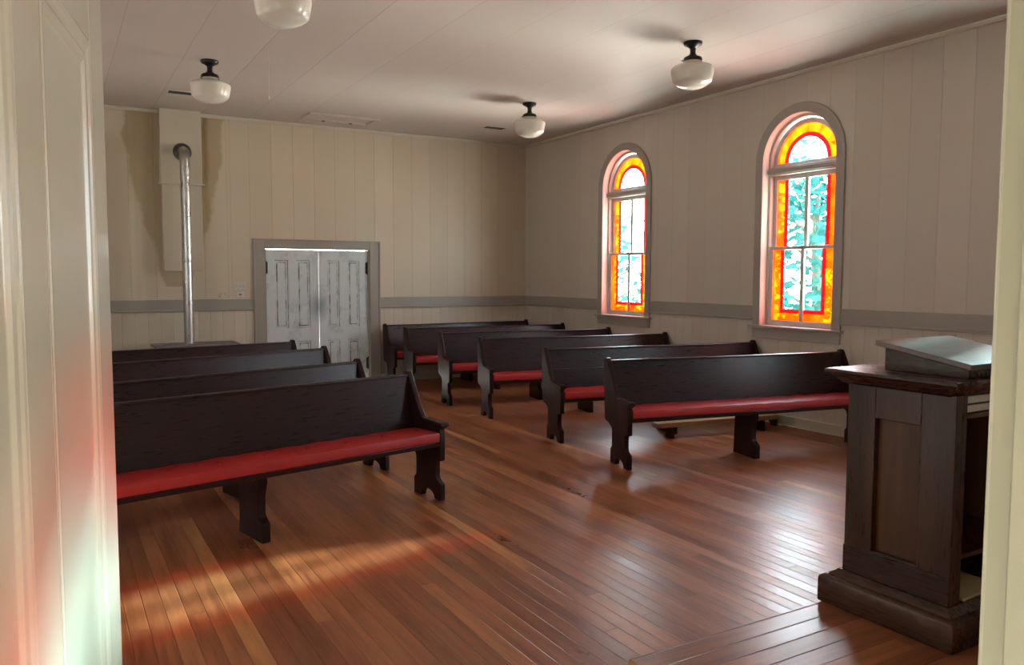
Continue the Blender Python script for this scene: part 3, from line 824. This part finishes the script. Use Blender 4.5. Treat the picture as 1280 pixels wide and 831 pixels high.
# ------------------------------------------------------------------ trees outside the right-hand windows
def tree(x, y, h, spread, label, n, seed, low=.28):
    rr = random.Random(seed)
    r = thing('tree', label, 'tree', (x, y, -.4), 0, 'trees outside the windows')
    t = B(); tube(t, [(0, 0, 0), (.05, .02, h * .35), (-.03, .05, h * .7), (0, 0, h * .95)], [.16, .12, .08, .02], 10)
    for k in range(9):
        a = rr.uniform(0, 2 * PI); z = h * rr.uniform(.3, .75); l = spread * rr.uniform(.5, .9)
        tube(t, [(0, 0, z), (l * .5 * math.cos(a), l * .5 * math.sin(a), z + l * .3), (l * math.cos(a), l * math.sin(a), z + l * .45)], [.05, .03, .01], 6)
    obj('trunk', t, M['bark'], r)
    f = B()
    clumps = []
    for k in range(26):
        a = rr.uniform(0, 2 * PI); q = rr.uniform(.1, 1) ** .6 * spread
        clumps.append((q * math.cos(a), q * math.sin(a), h * rr.uniform(low, 1.0), rr.uniform(.3, .7)))
    for i in range(n):
        c = rr.choice(clumps)
        d = Vector((rr.gauss(0, 1), rr.gauss(0, 1), rr.gauss(0, 1))) * c[3] * .55
        p = Vector(c[:3]) + d
        u = Vector((rr.gauss(0, 1), rr.gauss(0, 1), rr.gauss(0, 1))).normalized(); w = u.orthogonal().normalized(); s = rr.uniform(.09, .17)
        q = [p - u * s, p + w * s * .55, p + u * s, p - w * s * .55]
        f.faces.new([f.verts.new(v) for v in q])
    obj('foliage', f, M['leaf'], r, smooth=False)
tree(13.6, 11.0, 4.2, 1.7, 'leafy green tree seen through the larger window', 2100, 3)
tree(13.6, 4.6, 6.4, 1.6, 'unseen tall tree added beside the window next to the pulpit, high crown shading the open door', 850, 12, .78)  # added out of view; crown set high to block sun bound for the open door
tree(13.4, 18.0, 3.6, 1.8, 'green tree seen through the smaller window', 600, 9)

# ------------------------------------------------------------------ light
W = bpy.data.worlds.new('sky'); SC.world = W; W.use_nodes = True
nt = W.node_tree; nt.nodes.clear()
def wn(t, **k):
    n = nt.nodes.new(t)
    for a, b in k.items(): setattr(n, a, b)
    return n
tc = wn('ShaderNodeTexCoord'); sp_ = wn('ShaderNodeSeparateXYZ'); nt.links.new(tc.outputs['Generated'], sp_.inputs[0])
mr = wn('ShaderNodeMapRange'); mr.inputs['From Min'].default_value = -1; mr.inputs['From Max'].default_value = 1
nt.links.new(sp_.outputs[2], mr.inputs[0])
rp = wn('ShaderNodeValToRGB'); nt.links.new(mr.outputs[0], rp.inputs[0])
cr_ = rp.color_ramp
stops = [(0, (.8, .76, .68)), (.40, (1.35, 1.27, 1.12)), (.49, (1.2, 1.18, 1.05)), (.53, (.95, .98, 1.0)), (.62, (.92, .97, 1.0)), (1, (.6, .78, 1.0))]
while len(cr_.elements) < len(stops): cr_.elements.new(.5)
for e, (p, c) in zip(cr_.elements, stops): e.position = p; e.color = (*c, 1)
# brighter towards the sun's side of the building
dotn = wn('ShaderNodeVectorMath', operation='DOT_PRODUCT'); nt.links.new(tc.outputs['Generated'], dotn.inputs[0]); dotn.inputs[1].default_value = (.93, .27, .26)
m1 = wn('ShaderNodeMapRange'); nt.links.new(dotn.outputs['Value'], m1.inputs[0]); m1.inputs['From Min'].default_value = -.6; m1.inputs['To Min'].default_value = .26; m1.inputs['To Max'].default_value = 1.35
# sunlit pale ground close under the right-hand windows
dot2 = wn('ShaderNodeVectorMath', operation='DOT_PRODUCT'); nt.links.new(tc.outputs['Generated'], dot2.inputs[0]); dot2.inputs[1].default_value = Vector((.93, -.05, -.42)).normalized()
mx = wn('ShaderNodeMath', operation='MAXIMUM'); nt.links.new(dot2.outputs['Value'], mx.inputs[0]); mx.inputs[1].default_value = 0
pw = wn('ShaderNodeMath', operation='POWER'); nt.links.new(mx.outputs[0], pw.inputs[0]); pw.inputs[1].default_value = 22
ad = wn('ShaderNodeMath', operation='MULTIPLY_ADD'); nt.links.new(pw.outputs[0], ad.inputs[0]); ad.inputs[1].default_value = 2.4; nt.links.new(m1.outputs[0], ad.inputs[2])
bg = wn('ShaderNodeBackground'); nt.links.new(rp.outputs[0], bg.inputs[0])
ms = wn('ShaderNodeMath', operation='MULTIPLY'); nt.links.new(ad.outputs[0], ms.inputs[0]); ms.inputs[1].default_value = 15.0
nt.links.new(ms.outputs[0], bg.inputs[1])
wo = wn('ShaderNodeOutputWorld'); nt.links.new(bg.outputs[0], wo.inputs[0])

sun = bpy.data.lights.new('sun', 'SUN'); sun.energy = 13; sun.angle = math.radians(1.5); sun.color = (1, .97, .9)
so = bpy.data.objects.new('sun', sun); COL.objects.link(so)
d = Vector((-1, -.262, -.252)); so.rotation_euler = d.to_track_quat('-Z', 'Y').to_euler()

def portal(loc, dirv, w, h):
    l = bpy.data.lights.new('window_portal', 'AREA'); l.shape = 'RECTANGLE'; l.size = w; l.size_y = h; l.energy = 1
    o = bpy.data.objects.new('window_portal', l); COL.objects.link(o); o.location = loc
    o.rotation_euler = Vector(dirv).to_track_quat('-Z', 'Z').to_euler()
    l.cycles.is_portal = True
for c in WC:
    portal((XR + .215, c, 2.25), (-1, 0, 0), 1.0, 2.4)
    portal((XL - .215, c, 2.25), (1, 0, 0), 1.0, 2.4)
portal((0, VY - .12, 1.7), (0, 1, 0), .55, .65)

# ------------------------------------------------------------------ camera
pitch, yaw, roll = (math.radians(v) for v in (4.034, 30.084, .117))
fw = Vector((math.sin(yaw) * math.cos(pitch), math.cos(yaw) * math.cos(pitch), -math.sin(pitch)))
rt = Vector((math.cos(yaw), -math.sin(yaw), 0)); up = rt.cross(fw)
r2_ = rt * math.cos(roll) + up * math.sin(roll); u2_ = up * math.cos(roll) - rt * math.sin(roll)
cam = bpy.data.cameras.new('camera'); cam.sensor_width = 36; cam.lens = 994.3 / 1280 * 36; cam.clip_start = .02
co = bpy.data.objects.new('camera', cam); COL.objects.link(co)
mw = Matrix((r2_, u2_, -fw)).transposed().to_4x4(); mw.translation = (0, 0, 1.65)
co.matrix_world = mw; SC.camera = co

SC.view_settings.view_transform = 'Standard'; SC.view_settings.look = 'None'; SC.view_settings.gamma = 1; SC.view_settings.use_curve_mapping = False
SC.view_settings.exposure = 1.12
SC.cycles.use_denoising = True
SC.cycles.max_bounces = 10; SC.cycles.diffuse_bounces = 6; SC.cycles.glossy_bounces = 4; SC.cycles.transparent_max_bounces = 12
SC.cycles.sample_clamp_indirect = 8
